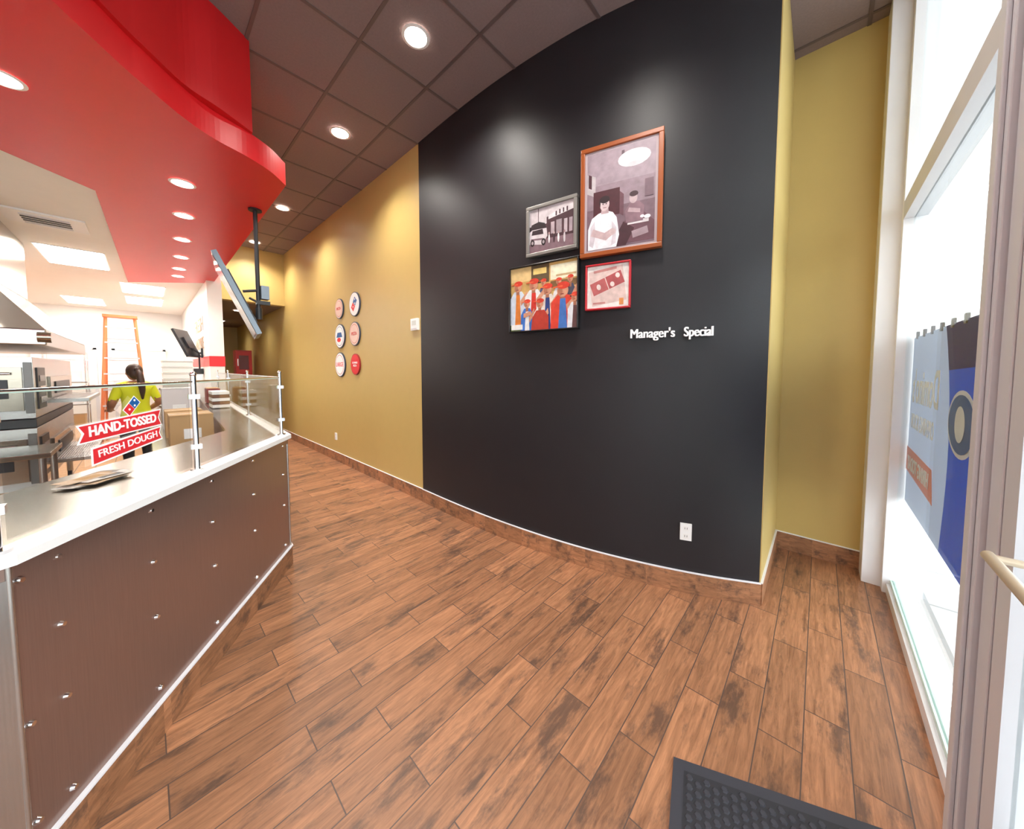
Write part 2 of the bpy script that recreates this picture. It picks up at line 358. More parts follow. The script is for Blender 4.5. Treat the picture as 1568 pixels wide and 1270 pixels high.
for k in range(9):
    a=random.uniform(-.35,.35)-.6; m=Matrix.Translation((mc.x+random.uniform(-.04,.04),mc.y+random.uniform(-.05,.05),1.069+.0025*k))@Matrix.Rotation(a,4,'Z')
    b.box(-.04,.04,-.09,.09,0,.002,[M('menu_a',(210,180,150),.5),sW,M('menu_b',(150,140,130),.5),M('menu_c',(232,226,220),.5)][k%4],m); b.box(-.028,.028,-.03,.06,.002,.0024,[CARD,M('menu_d',(90,90,92),.5)][k%2],m)
b.make('menu_leaflets')
# ------------------------------------------------------------------ wall pictures
FW=M('wood_frame',(150,76,34),.35); FG=M('grey_frame',(140,138,134),.4,.4); FK=M('black_frame',(20,20,22),.3); FR=M('red_frame',(190,40,50),.35)
def ell(cx,cy,rx,ry,n=18): return [(cx+rx*math.cos(2*math.pi*k/n),cy+ry*math.sin(2*math.pi*k/n)) for k in range(n)]
pm={}
def pc(rgb):
    if rgb not in pm: pm[rgb]=M('print_%d_%d_%d'%rgb,rgb,.5,noise=.35,scale=22)
    return pm[rgb]
def picture(name,A,B,z0,z1,fm,fw,art,bg,off=.03,th=.025,mat=None):
    A=Vector(A);B=Vector(B);d=(B-A).normalized();w=(B-A).length;h=z1-z0
    nn=Vector((d.y,-d.x))
    if nn.x>0: nn=-nn
    o=A+nn*off
    e=empty(name,fr((o.x,o.y,z0),(d.x,d.y,0)))
    b=MB()
    for (x0,x1,y0,y1) in ((0,w,0,fw),(0,w,h-fw,h),(0,fw,fw,h-fw),(w-fw,w,fw,h-fw)): b.box(x0,x1,y0,y1,-.02,th,fm)
    b.box(fw,w-fw,fw,h-fw,-.02,th*.35,bg); b.make('frame',e,bevel=.004)
    z=th*.35
    if mat:
        b=MB(); b.box(fw,w-fw,fw,h-fw,z,z+.001,mat[0]); b.make('mat_board',e); z+=.001; fw2=fw+mat[1]; 
        b=MB(); b.box(fw2,w-fw2,fw2,h-fw2,z,z+.001,bg); b.make('print',e); z+=.001
    else: fw2=fw
    iw=w-2*fw2; ih=h-2*fw2
    b=MB()
    for i,(poly,c) in enumerate(art):
        b.prism([(fw2+min(max(x,0),1)*iw,fw2+min(max(y,0),1)*ih) for x,y in poly],z,z+.0006+.00012*i,pc(c))
    if art: b.make('print_image',e)
    return e
R4=lambda x0,y0,x1,y1:[(x0,y0),(x1,y0),(x1,y1),(x0,y1)]
big=[(R4(0,.62,1,1),(150,132,142)),(R4(0,.40,1,.66),(138,118,128)),(R4(0,0,1,.42),(112,88,98)),([(0,.60),(0,.80),(.13,.76),(.13,.55)],(176,166,170)),([(.02,.66),(.02,.80),(.07,.78),(.07,.64)],(64,28,38)),
 (R4(.52,.96,.56,.88),(90,70,80)),(ell(.70,.86,.235,.085),(205,198,203)),(ell(.70,.875,.22,.07),(240,236,240)),(ell(.70,.80,.10,.025),(188,180,186)),
 (R4(.10,.33,.50,.60),(66,22,32)),([(.5,.33),(.5,.56),(.56,.52),(.56,.3)],(96,60,70)),
 ([(.50,.02),(1,.02),(1,.20),(.86,.30),(.55,.24)],(96,62,72)),([(.46,.0),(.6,.0),(.72,.16),(.56,.24),(.46,.12)],(60,26,36)),(R4(.62,.20,.92,.235),(206,196,200)),([(.70,.06),(.92,.09),(.9,.16),(.68,.13)],(150,128,136)),
 ([(.02,.0),(.46,.0),(.50,.12),(.46,.30),(.40,.36),(.30,.39),(.18,.37),(.08,.33),(.02,.22)],(224,218,224)),([(.10,.02),(.14,.16),(.12,.30),(.06,.24),(.04,.05)],(190,180,188)),([(.38,.02),(.40,.14),(.38,.28),(.46,.2),(.45,.04)],(196,186,194)),
 ([(.06,.15),(.30,.08),(.42,.14),(.40,.20),(.28,.16),(.10,.22)],(186,160,162)),(ell(.40,.16,.05,.035),(196,172,174)),([(.22,.36),(.34,.36),(.33,.42),(.23,.42)],(176,150,154)),(ell(.275,.455,.072,.068),(196,174,176)),(ell(.275,.505,.078,.038),(38,18,24)),([(.19,.47),(.21,.43),(.215,.50),(.20,.52)],(38,18,24)),
 (ell(.25,.46,.010,.007),(60,36,42)),(ell(.30,.46,.010,.007),(60,36,42)),([(.25,.425),(.305,.425),(.30,.418),(.255,.418)],(120,80,84)),
 ([(.60,.22),(.84,.22),(.86,.36),(.78,.42),(.66,.42),(.58,.34)],(128,98,108)),(ell(.70,.46,.058,.055),(178,156,160)),(ell(.705,.50,.062,.028),(58,34,42)),([(.62,.33),(.80,.30),(.80,.34),(.64,.37)],(176,150,156)),
 (ell(.90,.25,.045,.02),(222,214,218)),(ell(.83,.26,.03,.015),(210,200,206)),(R4(.86,.45,.98,.62),(110,86,96))]
picture('framed_photo_portrait',(2.355,1.41),(2.505,.855),2.45,3.25,FW,.032,big,pc((130,110,118)),off=.045,mat=(M('mauve_mat',(176,160,166),.6),.018))
small=[(R4(0,.60,1,1),(196,186,190)),(R4(0,0,1,.30),(122,96,104)),(R4(0,.30,1,.62),(70,44,52)),([(.40,.28),(1,.26),(1,.92),(.40,.76)],(66,38,46)),([(.44,.70),(1,.80),(1,.93),(.44,.79)],(208,200,204)),(R4(.60,.74,.63,.84),(70,40,48)),(R4(.68,.76,.71,.86),(70,40,48)),(R4(.76,.77,.79,.87),(70,40,48)),(R4(.84,.78,.87,.88),(70,40,48)),(R4(.20,.66,.215,1),(90,70,76)),
 ([(.0,.50),(.05,.66),(.22,.70),(.36,.64),(.40,.50)],(34,20,26)),([(0,.22),(.30,.16),(.42,.34),(.40,.52),(.06,.54),(0,.5)],(204,194,198)),([(.05,.42),(.33,.40),(.31,.52),(.07,.52)],(44,26,32)),([(.03,.30),(.30,.27),(.32,.31),(.04,.34)],(120,96,104)),(ell(.07,.24,.05,.08),(28,16,20)),(ell(.33,.22,.05,.08),(28,16,20)),(ell(.07,.24,.025,.04),(160,150,154)),(ell(.33,.22,.025,.04),(160,150,154)),
 (R4(.50,.36,.58,.62),(172,154,160)),(R4(.62,.34,.74,.64),(150,134,140)),(R4(.79,.32,.86,.62),(178,162,168)),(R4(.90,.32,.97,.62),(160,142,150)),
 (ell(.46,.26,.018,.10),(224,216,218)),(ell(.46,.38,.018,.03),(170,140,140)),(ell(.57,.25,.02,.10),(60,40,48)),(ell(.57,.37,.018,.03),(190,164,164)),(ell(.67,.24,.02,.10),(220,212,214)),(ell(.67,.36,.018,.03),(170,140,140)),(ell(.80,.22,.02,.11),(200,190,194)),(ell(.80,.35,.018,.03),(150,120,124))]
picture('framed_photo_storefront',(2.28,1.885),(2.352,1.435),2.545,2.955,FG,.028,small,pc((150,130,136)),off=.035)
colr=[(R4(0,.62,1,1),(196,158,96)),(R4(0,.78,.34,1),(216,186,130)),(R4(0,0,1,.3),(196,186,180)),(R4(.33,.72,.60,1),(92,76,52)),(R4(.36,.86,.56,.95),(226,196,120)),(R4(.62,.74,1,.96),(238,224,196)),(R4(.70,.78,.98,.81),(190,160,120)),(R4(.0,.0,.26,.26),(110,130,66)),(R4(.62,.62,1,.72),(120,90,56))]
sk=(200,144,116)
for i,(x,y,s,cs,cf) in enumerate([(.90,.72,.08,(66,72,96),(80,80,90)),(.74,.70,.08,(220,220,224),(210,60,44)),(.52,.72,.08,(70,84,120),(60,60,80)),(.12,.70,.13,(196,206,220),(206,120,50)),(.37,.70,.14,(224,226,230),(196,50,40)),(.58,.60,.13,(218,206,196),(40,60,120)),(.27,.42,.10,(60,110,190),(226,226,230)),(.80,.56,.17,(206,62,44),(64,110,180)),(.47,.40,.11,(226,222,216),(226,150,60)),(.97,.44,.1,(214,216,222),(90,60,60))]):
    colr+=[([(x-s,y-.6),(x+s,y-.6),(x+s*.95,y-.17),(x+s*.45,y-.07),(x-s*.45,y-.07),(x-s*.95,y-.17)],cs),
      ([(x-s*.35,y-.6),(x+s*.4,y-.6),(x+s*.25,y-.12),(x-s*.2,y-.12)],cf),
      ([(x-s*.2,y-.12),(x+s*.2,y-.12),(x+s*.2,y),(x-s*.2,y)],(160,104,80)),(ell(x,y,s*.46,s*.58),sk),(ell(x-s*.2,y-s*.05,s*.2,s*.45),(172,112,86)),(ell(x+s*.05,y+s*.42,s*.50,s*.32),(206,60,42)),([(x-s*.85,y+s*.28),(x,y+s*.30),(x,y+s*.44),(x-s*.8,y+s*.36)],(228,100,60)),
      ([(x-s*.2,y-s*.28),(x+s*.12,y-s*.28),(x+s*.08,y-s*.36),(x-s*.15,y-s*.36)],(120,50,44)),
      ([(x+s*.4,y-.3),(x+s*1.2,y-.16),(x+s*1.1,y-.08),(x+s*.3,y-.22)],sk)]
colr+=[([(.34,.0),(.60,.0),(.60,.20),(.54,.30),(.42,.30),(.36,.20)],(178,56,42)),(R4(.02,.02,.2,.1),(236,232,226)),([(.22,.2),(.34,.24),(.33,.30),(.22,.27)],sk)]
picture('framed_photo_crew',(2.25,2.05),(2.358,1.415),1.92,2.48,FK,.012,colr,pc((205,170,110)),off=.04,th=.03)
def rot(P,a,cx,cy):
    c,s=math.cos(a),math.sin(a); return [(cx+(x-cx)*c-(y-cy)*s,cy+(x-cx)*s+(y-cy)*c) for x,y in P]
redp=[(rot(R4(.08,.1,.9,.92),.12,.5,.5),(214,188,182)),(rot(R4(.12,.42,.5,.72),.35,.5,.5),(176,92,92)),(rot(R4(.52,.42,.9,.72),.35,.5,.5),(168,80,82)),
 (rot(ell(.3,.57,.05,.07),.35,.5,.5),(225,205,200)),(rot(ell(.62,.5,.05,.06),.35,.5,.5),(225,205,200)),(rot(ell(.8,.64,.05,.06),.35,.5,.5),(225,205,200)),(rot(R4(.2,.86,.75,.92),.1,.5,.5),(190,130,126)),(R4(.15,.1,.45,.14),(190,130,126)),(R4(.78,.05,.88,.2),(215,140,80))]
picture('framed_pizza_box',(2.358,1.365),(2.442,1.045),2.05,2.39,FR,.012,redp,pc((236,222,218)),off=.035)
le=empty('wall_lettering'); LW_=M('letter_white',(250,248,248),.4)
for wd,ya,yb,h in (("Manager's",1.045,.765,.088),("Special",.715,.55,.085)):
    A=Vector((wx(ya),ya));B=Vector((wx(yb),yb)); d=(B-A).normalized(); nn=Vector((d.y,-d.x)); nn=-nn if nn.x>0 else nn
    mid=(A+B)/2+nn*.030
    e=empty('word',fr((mid.x,mid.y,1.855),(d.x,d.y,0))); e.parent=le
    for k,dx in enumerate((-.0028,-.0014,0,.0014,.0028)):
        text('letters',wd,.08,LW_,e,(dx,0,k*.0002),width=(B-A).length-.006,height=h,extrude=.012)
def disc(y,z,r,kind):
    e=empty('pizza_emblem_plaque',fr((XH-.022,y,z),(0,-1,0)))
    rim=M('disc_rim',(60,70,90),.4); 
    b=MB(); b.cyl((0,0,-.02),(0,0,0),r,rim if kind!='red' else M('disc_red_rim',(150,40,40),.4),36); 
    face={'logo':sW,'red':sR,'pink':M('disc_cream',(232,204,190),.5),'blue':sW,'large':sW}[kind]
    b.cyl((0,0,0),(0,0,.003),r*.93,face,36)
    if kind in('pink','large','blue'):
        b.cyl((0,0,.003),(0,0,.0036),r*.80,M('disc_ring',(200,90,80),.5) if kind!='blue' else sB,36); b.cyl((0,0,.0036),(0,0,.0042),r*.76,face,36)
    b.make('disc',e)
    if kind=='logo': dice(e,0,0,r*.55,.004,math.radians(50))
    if kind=='red': text('t','DOMINO\nPIZZA',r*.4,sW,e,(0,0,.005),width=r*1.1)
    if kind=='pink': text('t',"PIZZA",r*.4,sR,e,(0,0,.006),width=r*1.0)
    if kind=='large': text('t',"LARGE",r*.5,sR,e,(0,.0,.006),width=r*1.45)
    if kind=='blue':
        b=MB(); b.prism([(-r*.6,-r*.1),(r*.6,-r*.1),(r*.4,r*.3),(-r*.4,r*.3)],.0045,.0052,sB); b.prism(ell(-.1*r,-.3*r,r*.4,r*.18),.0045,.0052,sR); b.make('crest',e)
disc(5.90,2.60,.165,'pink');disc(5.30,2.60,.185,'logo');disc(5.90,2.15,.20,'blue');disc(5.32,2.15,.185,'pink');disc(5.92,1.68,.205,'large');disc(5.32,1.68,.165,'red')
def outlet(name,c,d):
    e=empty(name,fr(c,d)); b=MB(); b.box(-.037,.037,-.06,.06,-.012,.006,WHITEP)
    for z in(-.028,.028):
        b.box(-.017,.017,z-.018,z+.018,.006,.008,WHT)
        for x in(-.007,.007): b.box(x-.0015,x+.0015,z-.007,z+.007,.008,.0085,DARK)
    b.make('plate',e,bevel=.0015)
outlet('wall_outlet',(wx(.67)-.007,.667,.445),(.37,-.93,0)); outlet('wall_outlet',(XH-.008,6.22,.43),(0,-1,0))
e=empty('thermostat',fr((XH-.018,3.61,2.14),(0,-1,0))); b=MB(); b.box(-.075,.075,-.07,.07,-.018,.012,WHITEP); b.box(-.045,.045,-.01,.045,.012,.014,M('lcd',(200,205,200),.3)); b.box(-.06,.06,-.055,-.045,.012,.016,ALU); b.make('body',e,bevel=.006)
# ------------------------------------------------------------------ floor mat
RUB=M('rubber_mat',(40,40,46),.6); RUB2=M('rubber_mat_rim',(56,56,64),.55)
c0=Vector((1.41,.39));c1=Vector((1.68,-.24));c3=Vector((.70,.22)); c2=c1+(c3-c0)
b=MB(); b.prism([tuple(c) for c in(c0,c1,c2,c3)],.001,.008,RUB2)
u=(c3-c0).normalized(); w=(c1-c0).normalized(); LU=(c3-c0).length; LW=(c1-c0).length
q=[c0+u*.04+w*.04,c0+u*.04+w*(LW-.04),c0+u*(LU-.04)+w*(LW-.04),c0+u*(LU-.04)+w*.04]
b.prism([tuple(c) for c in q],.008,.009,RUB)
s_=.034; i=0
while .06+i*s_<LU-.05:
    j=0
    while .06+j*s_*.87<LW-.05:
        c=c0+u*(.06+i*s_+(s_/2 if j%2 else 0))+w*(.06+j*s_*.87); b.cyl((c.x,c.y,.009),(c.x,c.y,.013),.013,RUB2,6,.010,False); j+=1
    i+=1
b.make('door_mat')
# ------------------------------------------------------------------ storefront
Y0,Y1=YW-.06,YW+.05
def glaz(b,x0,x1,z0,z1,y=YW): b.box(x0,x1,y-.004,y+.004,z0,z1,WGLASS)
def win(name,x0,x1,post0=.05,post1=.05):
    b=MB()
    if post0: b.box(x0,x0+post0,Y0,Y1,0,ZC,ALU)
    b.box(x1-post1,x1,Y0,Y1,0,ZC,TRIM)
    b.box(x0+post0,x1-post1,Y0,Y1-.02,0,.07,TRIM); b.box(x0+post0,x1-post1,Y0,Y1,ZC-.08,ZC,TRIM); b.box(x0+post0,x1-post1,Y0,Y1,2.62,2.74,ALU)
    b.box(x0+post0,x1-post1,YW-.012,YW+.012,.07,.10,GEDGE)
    glaz(b,x0+post0,x1-post1,.10,2.62); glaz(b,x0+post0,x1-post1,2.74,ZC-.08)
    b.make(name)
PX0,PX1=1.65,1.84
win('window_1',PX1,3.6,.0,.07)
b=MB(); b.box(PX0+.09,PX1,Y0,Y1,0,ZC,ALU); b.box(PX0,PX0+.085,Y0+.02,Y1-.015,0,ZC,ALU); b.box(PX0+.115,PX1-.025,Y1,Y1+.012,0,ZC,ALU); b.make('trim_door_post',bevel=.004)
b=MB()
DX0,DX1=.66,PX0-.005; yd0,yd1=YW-.03,YW+.03
b.box(DX0,DX0+.09,yd0,yd1,.01,2.5,ALU); b.box(DX1-.09,DX1,yd0,yd1,.01,2.5,ALU); b.box(DX0+.09,DX1-.09,yd0,yd1,.01,.22,ALU); b.box(DX0+.09,DX1-.09,yd0,yd1,2.4,2.5,ALU)
glaz(b,DX0+.09,DX1-.09,.22,2.4)
PB=M('push_bar',(206,190,168),.35,.4)
b.cyl((DX0+.05,yd1+.05,1.10),(DX1-.13,yd1+.05,1.10),.013,PB,14)
for x in(DX0+.05,DX1-.145): b.cyl((x,yd1,1.10),(x,yd1+.05,1.10),.010,PB,12)
b.make('door_1')
b=MB(); b.box(DX0,PX0,Y0,Y1,2.52,2.64,ALU); b.box(.54,DX0-.005,Y0,Y1,0,ZC,ALU); glaz(b,DX0,PX0,2.64,ZC-.08); b.box(DX0,PX0,Y0,Y1,ZC-.08,ZC,ALU); b.make('trim_door_frame')
win('window_2',-1.1,.54,.06,.06); win('window_3',-3.0,-1.1,.06,.06); win('window_4',-5.0,-3.0,.06,.06)
# banner fixed to the outside of the glass, printed to be read from outside
bn=empty('window_banner',fr((2.8,YW-.03,1.26),(1,0,0)))
BG=translucent('banner_grey',(190,198,212),.55); BB=translucent('banner_blue',(14,112,184),.6); BN=translucent('banner_navy',(16,56,120),.6); OR=M('banner_orange',(248,130,100),.6,noise=.02); TW=M('banner_white',(252,252,254),.6,noise=.01)
curve=[(-.18-.16*math.sin(t/10*2.6)+.02*t,-.56+t*.112) for t in range(11)]
flat(bn,curve+[(.72,.55),(.72,-.56)],BG,0,'sheet')
low=[p for p in curve if p[1]<.40]
flat(bn,[(-.80,-.56)]+low+[(-.80,.36)],BB,0,'wave')
flat(bn,[(-.80,.36),low[-1]]+[p for p in curve if p[1]>=.40]+[(-.80,.56)],BN,0,'wave_dark')
NB=M('banner_ring_blue',(20,100,175),.6,noise=.02)
flat(bn,ell(-.42,.1,.20,.15,28),TW,-.004,'ring'); flat(bn,ell(-.42,.1,.18,.13,28),NB,-.006,'ring_in'); flat(bn,ell(-.42,.1,.07,.08,28),TW,-.008,'spot')
text('print',"Domino's",.2,TW,bn,(.30,.22,-.004),width=.66,height=.22,offset=.004)
text('print',"OPENING SOON",.1,TW,bn,(.33,.0,-.004),width=.60,height=.10,offset=.002)
flat(bn,[(-.02,-.38),(.72,-.34),(.72,-.18),(.03,-.2)],OR,-.003,'strip')
text('print',"HIRING TODAY",.1,TW,bn,(.36,-.28,-.006),width=.58,height=.09,offset=.002)
b=MB()
for k in range(6): b.box(-.4+k*.2,-.37+k*.2,.54,.585,-.006,.006,DARK)
b.make('clips',bn)
# exterior
b=MB(); b.box(-14,22,-6,YW-.16,-.12,-.02,PAVE); b.make('sidewalk')
b=MB(); b.box(-40,60,-60,-6,-.2,-.1,M('asphalt',(150,150,152),.9)); b.make('parking_lot_ground')
CAN=M('canopy_white',(232,232,228),.6)
b=MB(); b.box(-8,14,-3.4,-.62,4.3,4.5,CAN); 
for x in range(-6,14,3): b.box(x,x+.3,-3.3,-3.0,-.02,4.3,CAN)
for x in range(-6,14,2): b.cyl((x+.5,-1.8,4.26),(x+.5,-1.8,4.3),.1,CANL,16)
b.make('exterior_canopy')
# ------------------------------------------------------------------ menu TV on pole
e=empty('hanging_menu_screen')
b=MB(); px,py=.86,4.50
b.cyl((px,py,3.30),(px,py,3.285),.06,DARK,20); b.cyl((px,py,3.29),(px,py,2.16),.02,DARK,14); b.cyl((px,py,2.26),(px,py,2.14),.03,DARK,14)
b.box(px+.02,px+.09,py-.05,py+.05,2.36,2.50,TVG); b.box(px-.02,px+.10,py-.03,py+.03,2.30,2.34,DARK)
b.cyl((px,py,2.45),(px-.13,py,2.42),.014,DARK,10); b.cyl((px,py,2.32),(px-.08,py,2.36),.012,DARK,10)
b.make('pole',e)
m=Matrix.Translation((.70,4.62,2.35))@Matrix.Rotation(math.radians(-8.3),4,'Z')@Matrix.Rotation(math.radians(-23),4,'Y')
b=MB(); b.box(-.022,.022,-.36,.36,-.42,.42,TVG,m); b.box(-.026,-.020,-.34,.34,-.40,.40,M('screen_black',(18,22,30),.1),m); b.box(.022,.04,-.28,.28,-.3,.25,DARK,m)
for k in range(7): b.box(.040,.043,-.26,.26,-.26+k*.07,-.24+k*.07,TVG,m)
b.make('screen',e,bevel=.006)
# ------------------------------------------------------------------ hallway bits
b=MB(); b.box(1.76,2.14,12.3,12.62,1.45,2.15,M('cabinet_red',(200,30,30),.4)); b.box(1.78,2.12,12.285,12.3,1.48,2.12,M('cabinet_red2',(224,44,40),.35)); b.box(1.84,2.06,12.275,12.286,1.6,2.0,M('cab_glass',(120,40,40),.2)); b.box(1.80,1.82,12.26,12.285,1.7,1.9,CHROME); b.box(1.9,2.0,12.4,12.5,0,1.45,M('cab_post',(150,30,30),.4)); b.make('fire_hose_cabinet')
b=MB(); b.box(1.15,1.72,14.9,14.99,0,2.1,WHT); b.box(1.12,1.15,14.88,14.99,0,2.13,TRIM); b.box(1.12,1.75,14.88,14.99,2.1,2.15,TRIM); b.cyl((1.65,14.9,1.0),(1.65,14.85,1.0),.025,CHROME); b.make('door_2')
# ------------------------------------------------------------------ kitchen
b=MB()
ox0,ox1,oy0,oy1=-2.3,-.74,5.7,8.2
for zz in (.42,1.12):
    b.box(ox0,ox1,oy0,oy1,zz,zz+.60,STEEL)
    b.box(ox0+.1,ox1-.06,oy0-.03,oy0,zz+.08,zz+.50,STEELTOP); b.box(ox0+.2,ox1-.14,oy0-.038,oy0-.03,zz+.2,zz+.38,DARK); b.cyl((ox0+.2,oy0-.07,zz+.44),(ox1-.12,oy0-.07,zz+.44),.012,CHROME)
    b.box(ox1-.055,ox1-.005,oy0-.012,oy0,zz+.05,zz+.55,M('trim_grey',(110,108,106),.4,.6))
    b.box(ox1,ox1+.01,oy0+.12,oy0+.5,zz+.08,zz+.5,DARK); 
    for k in range(3): b.box(ox1+.01,ox1+.016,oy0+.18,oy0+.44,zz+.14+k*.11,zz+.20+k*.11,M('oven_display',(90,92,96),.3) if k==2 else STEELTOP)
    b.box(ox1,ox1+.02,oy0+.7,oy1-.2,zz+.16,zz+.40,STEELTOP); b.box(ox1+.02,ox1+.03,oy0+.95,oy1-.5,zz+.2,zz+.34,DARK)
    b.box(ox1,ox1+.28,oy0+.75,oy1-.3,zz+.10,zz+.14,STEEL)
    for k in range(12): b.cyl((ox1+.02+.02*k,oy0+.8,zz+.145),(ox1+.02+.02*k,oy1-.35,zz+.145),.004,CHROME,6)
for x in(ox0+.06,ox1-.06):
    for y in(oy0+.06,oy1-.06): b.cyl((x,y,.1),(x,y,.42),.03,STEEL); b.cyl((x-.02,y,.06),(x+.02,y,.06),.06,DARK)
b.box(ox0,ox1,oy0,oy1,1.03,1.11,DARK)
b.make('conveyor_pizza_oven',bevel=.008)
b=MB()  # hood
hx1=-.62
b.box(-2.5,hx1,5.45,8.6,1.83,1.98,STEEL)
lo=[(-2.5,5.45,1.98),(hx1,5.45,1.98),(hx1,8.6,1.98),(-2.5,8.6,1.98)]; hi=[(-2.3,5.95,2.55),(-1.05,5.95,2.55),(-1.05,8.1,2.55),(-2.3,8.1,2.55)]
b.add(lo+hi,[(0,1,5,4),(1,2,6,5),(2,3,7,6),(3,0,4,7),(4,5,6,7)],STEEL)
b.box(-2.3,-1.05,5.95,8.1,2.55,3.31,STEELTOP)
b.cyl((hx1-.05,5.46,1.905),(hx1+.03,5.46,1.905),.05,STEELTOP); b.sph((hx1-.3,5.44,2.1),.05,EM('hood_lamp',(255,244,225),6.))
b.make('exhaust_hood',bevel=.01)
def table(name,x0,x1,y0,y1,z,under=True,back=0):
    b=MB(); b.box(x0,x1,y0,y1,z-.04,z,STEELTOP); 
    if under: b.box(x0+.04,x1-.04,y0+.04,y1-.04,.25,.28,STEEL)
    for x in(x0+.05,x1-.05):
        for y in(y0+.05,y1-.05): b.cyl((x,y,.0),(x,y,z-.04),.022,STEEL,12)
    return b.make(name,bevel=.004)
table('steel_prep_table',-1.7,-.56,4.75,5.35,.90)
table('steel_prep_table',.02,.44,4.3,6.6,.86)
b=MB(); b.box(.18,.55,9.2,12,0,.88,STEEL); b.box(.16,.57,9.18,12.02,.88,.92,STEELTOP)
for k in range(6): b.box(.24,.48,9.3+k*.44,9.66+k*.44,.92,.96,DARK)
b.make('makeline_refrigerator',bevel=.006)
def carton(x,y,z,sx,sy,sz,a,m=CARD):
    b=MB(); mt=Matrix.Translation((x,y,z))@Matrix.Rotation(a,4,'Z'); b.box(-sx/2,sx/2,-sy/2,sy/2,0,sz,m,mt)
    b.box(-sx/2-.001,sx/2+.001,-.025,.025,sz-.08,sz+.001,M('packing_tape',(214,190,150),.3),mt); b.box(-.06,.06,-sy/2-.002,-sy/2,sz*.3,sz*.6,sW,mt)
    b.box(-sx/2,sx/2,-sy/2-.003,-sy/2+.02,sz-.004,sz+.006,m,mt); b.make('cardboard_box')
carton(.285,4.54,.861,.30,.42,.31,.0); carton(.28,5.35,.861,.30,.40,.28,0); carton(.28,6.1,.861,.30,.34,.5,0,M('printed_carton',(222,216,218),.6))
b=MB()
for k in range(5): b.box(.60,.78,6.0,6.4,1.08+k*.045,1.12+k*.045,[sW,M('tray_brown',(120,80,60),.5)][k%2])
b.make('pizza_box_stack')
b=MB(); b.box(.64,.80,7.0,7.3,1.077,1.3,M('bin_red',(140,50,45),.5)); b.box(.65,.79,7.01,7.29,1.3,1.31,CARD); b.make('storage_bin',bevel=.01)
b=MB()
for x in(.24,.52):
    for y in(7.95,8.35): b.cyl((x-.02,y,.05),(x+.02,y,.05),.05,DARK)
b.box(.19,.57,7.9,8.4,.10,.14,ALU)
for k in range(16): b.box(.20,.56,7.91,8.39,.15+k*.1,.235+k*.1,WHITEP); b.box(.19,.57,7.90,8.4,.235+k*.1,.247+k*.1,WHITEP)
b.make('dough_tray_stack')
LO=M('ladder_orange',(236,134,84),.5); b=MB(); lx,ly=-.30,10.5; H=2.7
for s in(-1,1):
    b.cyl((lx+s*.33,ly-.1,0),(lx+s*.20,ly+.35,H),.026,LO,8); b.cyl((lx+s*.33,ly+1.3,0),(lx+s*.20,ly+.45,H-.05),.02,LO,8)
for k in range(8):
    t=(k+.7)/8.4; w=.33-.13*t; b.box(lx-w,lx+w,ly-.13+.45*t,ly-.05+.45*t,H*t-.015,H*t+.015,ALU)
b.box(lx-.24,lx+.24,ly+.28,ly+.52,H-.02,H+.03,LO)
for k in range(5):
    t=(k+1)/6; b.cyl((lx-.33+.13*t,ly+1.3-.85*t,H*t),(lx+.33-.13*t,ly+1.3-.85*t,H*t),.012,ALU,6)
b.make('step_ladder')
b=MB(); m=Matrix.Translation((.62,9.8,2.14))@Matrix.Rotation(math.radians(-25),4,'Z')@Matrix.Rotation(math.radians(-22),4,'Y')
b.box(-.02,.02,-.28,.28,-.3,.3,DARK,m); b.box(-.024,-.02,-.26,.26,-.28,.28,M('screen_grey',(90,96,104),.2),m); b.box(.02,.05,-.12,.12,-.12,.12,DARK,m)
b.cyl((.64,9.8,2.08),(.80,9.8,1.95),.018,DARK); b.cyl((.80,9.8,1.95),(.855,9.8,1.95),.018,DARK); b.box(.835,.858,9.72,9.88,1.85,2.05,DARK); b.cyl((.80,9.8,1.95),(.80,9.8,1.6),.015,DARK); b.box(.70,.85,9.7,9.9,1.5,1.62,DARK)
b.make('wall_monitor')
for x in(-1.9,-.55):
    b=MB(); b.box(x,x+.95,14.94,14.99,0,2.15,M('door_white',(226,224,220),.4)); b.box(x-.06,x,14.92,14.99,0,2.2,ALU); b.box(x+.95,x+1.01,14.92,14.99,0,2.2,ALU); b.box(x-.06,x+1.01,14.92,14.99,2.15,2.21,ALU); b.cyl((x+.85,14.94,1.0),(x+.85,14.88,1.0),.03,CHROME); b.make('door_3' if x<-1 else 'door_4')
b=MB()
for x in(-1.45,-.9):
    for y in(12.2,12.7): b.cyl((x,y,0),(x,y,2.0),.014,CHROME,8)
for z in(.3,.8,1.3,1.8): b.box(-1.47,-.88,12.18,12.72,z,z+.025,CHROME)
for z,c in((.325,CARD),(.825,sW),(1.325,sW),(1.825,sW)): b.box(-1.4,-.95,12.25,12.65,z,z+.25,c)
b.make('wire_shelf_unit')
e=empty('wall_graphic_sign',fr((.855,10.3,2.35),(0,-1,0)))
text('letters',"FRESH",.3,M('sign_tan',(206,160,120),.5),e,(0,.2,0),width=1.6,height=.3); text('letters',"HANDMADE",.3,M('sign_tan',(206,160,120),.5),e,(0,-.2,0),width=1.6,height=.25)
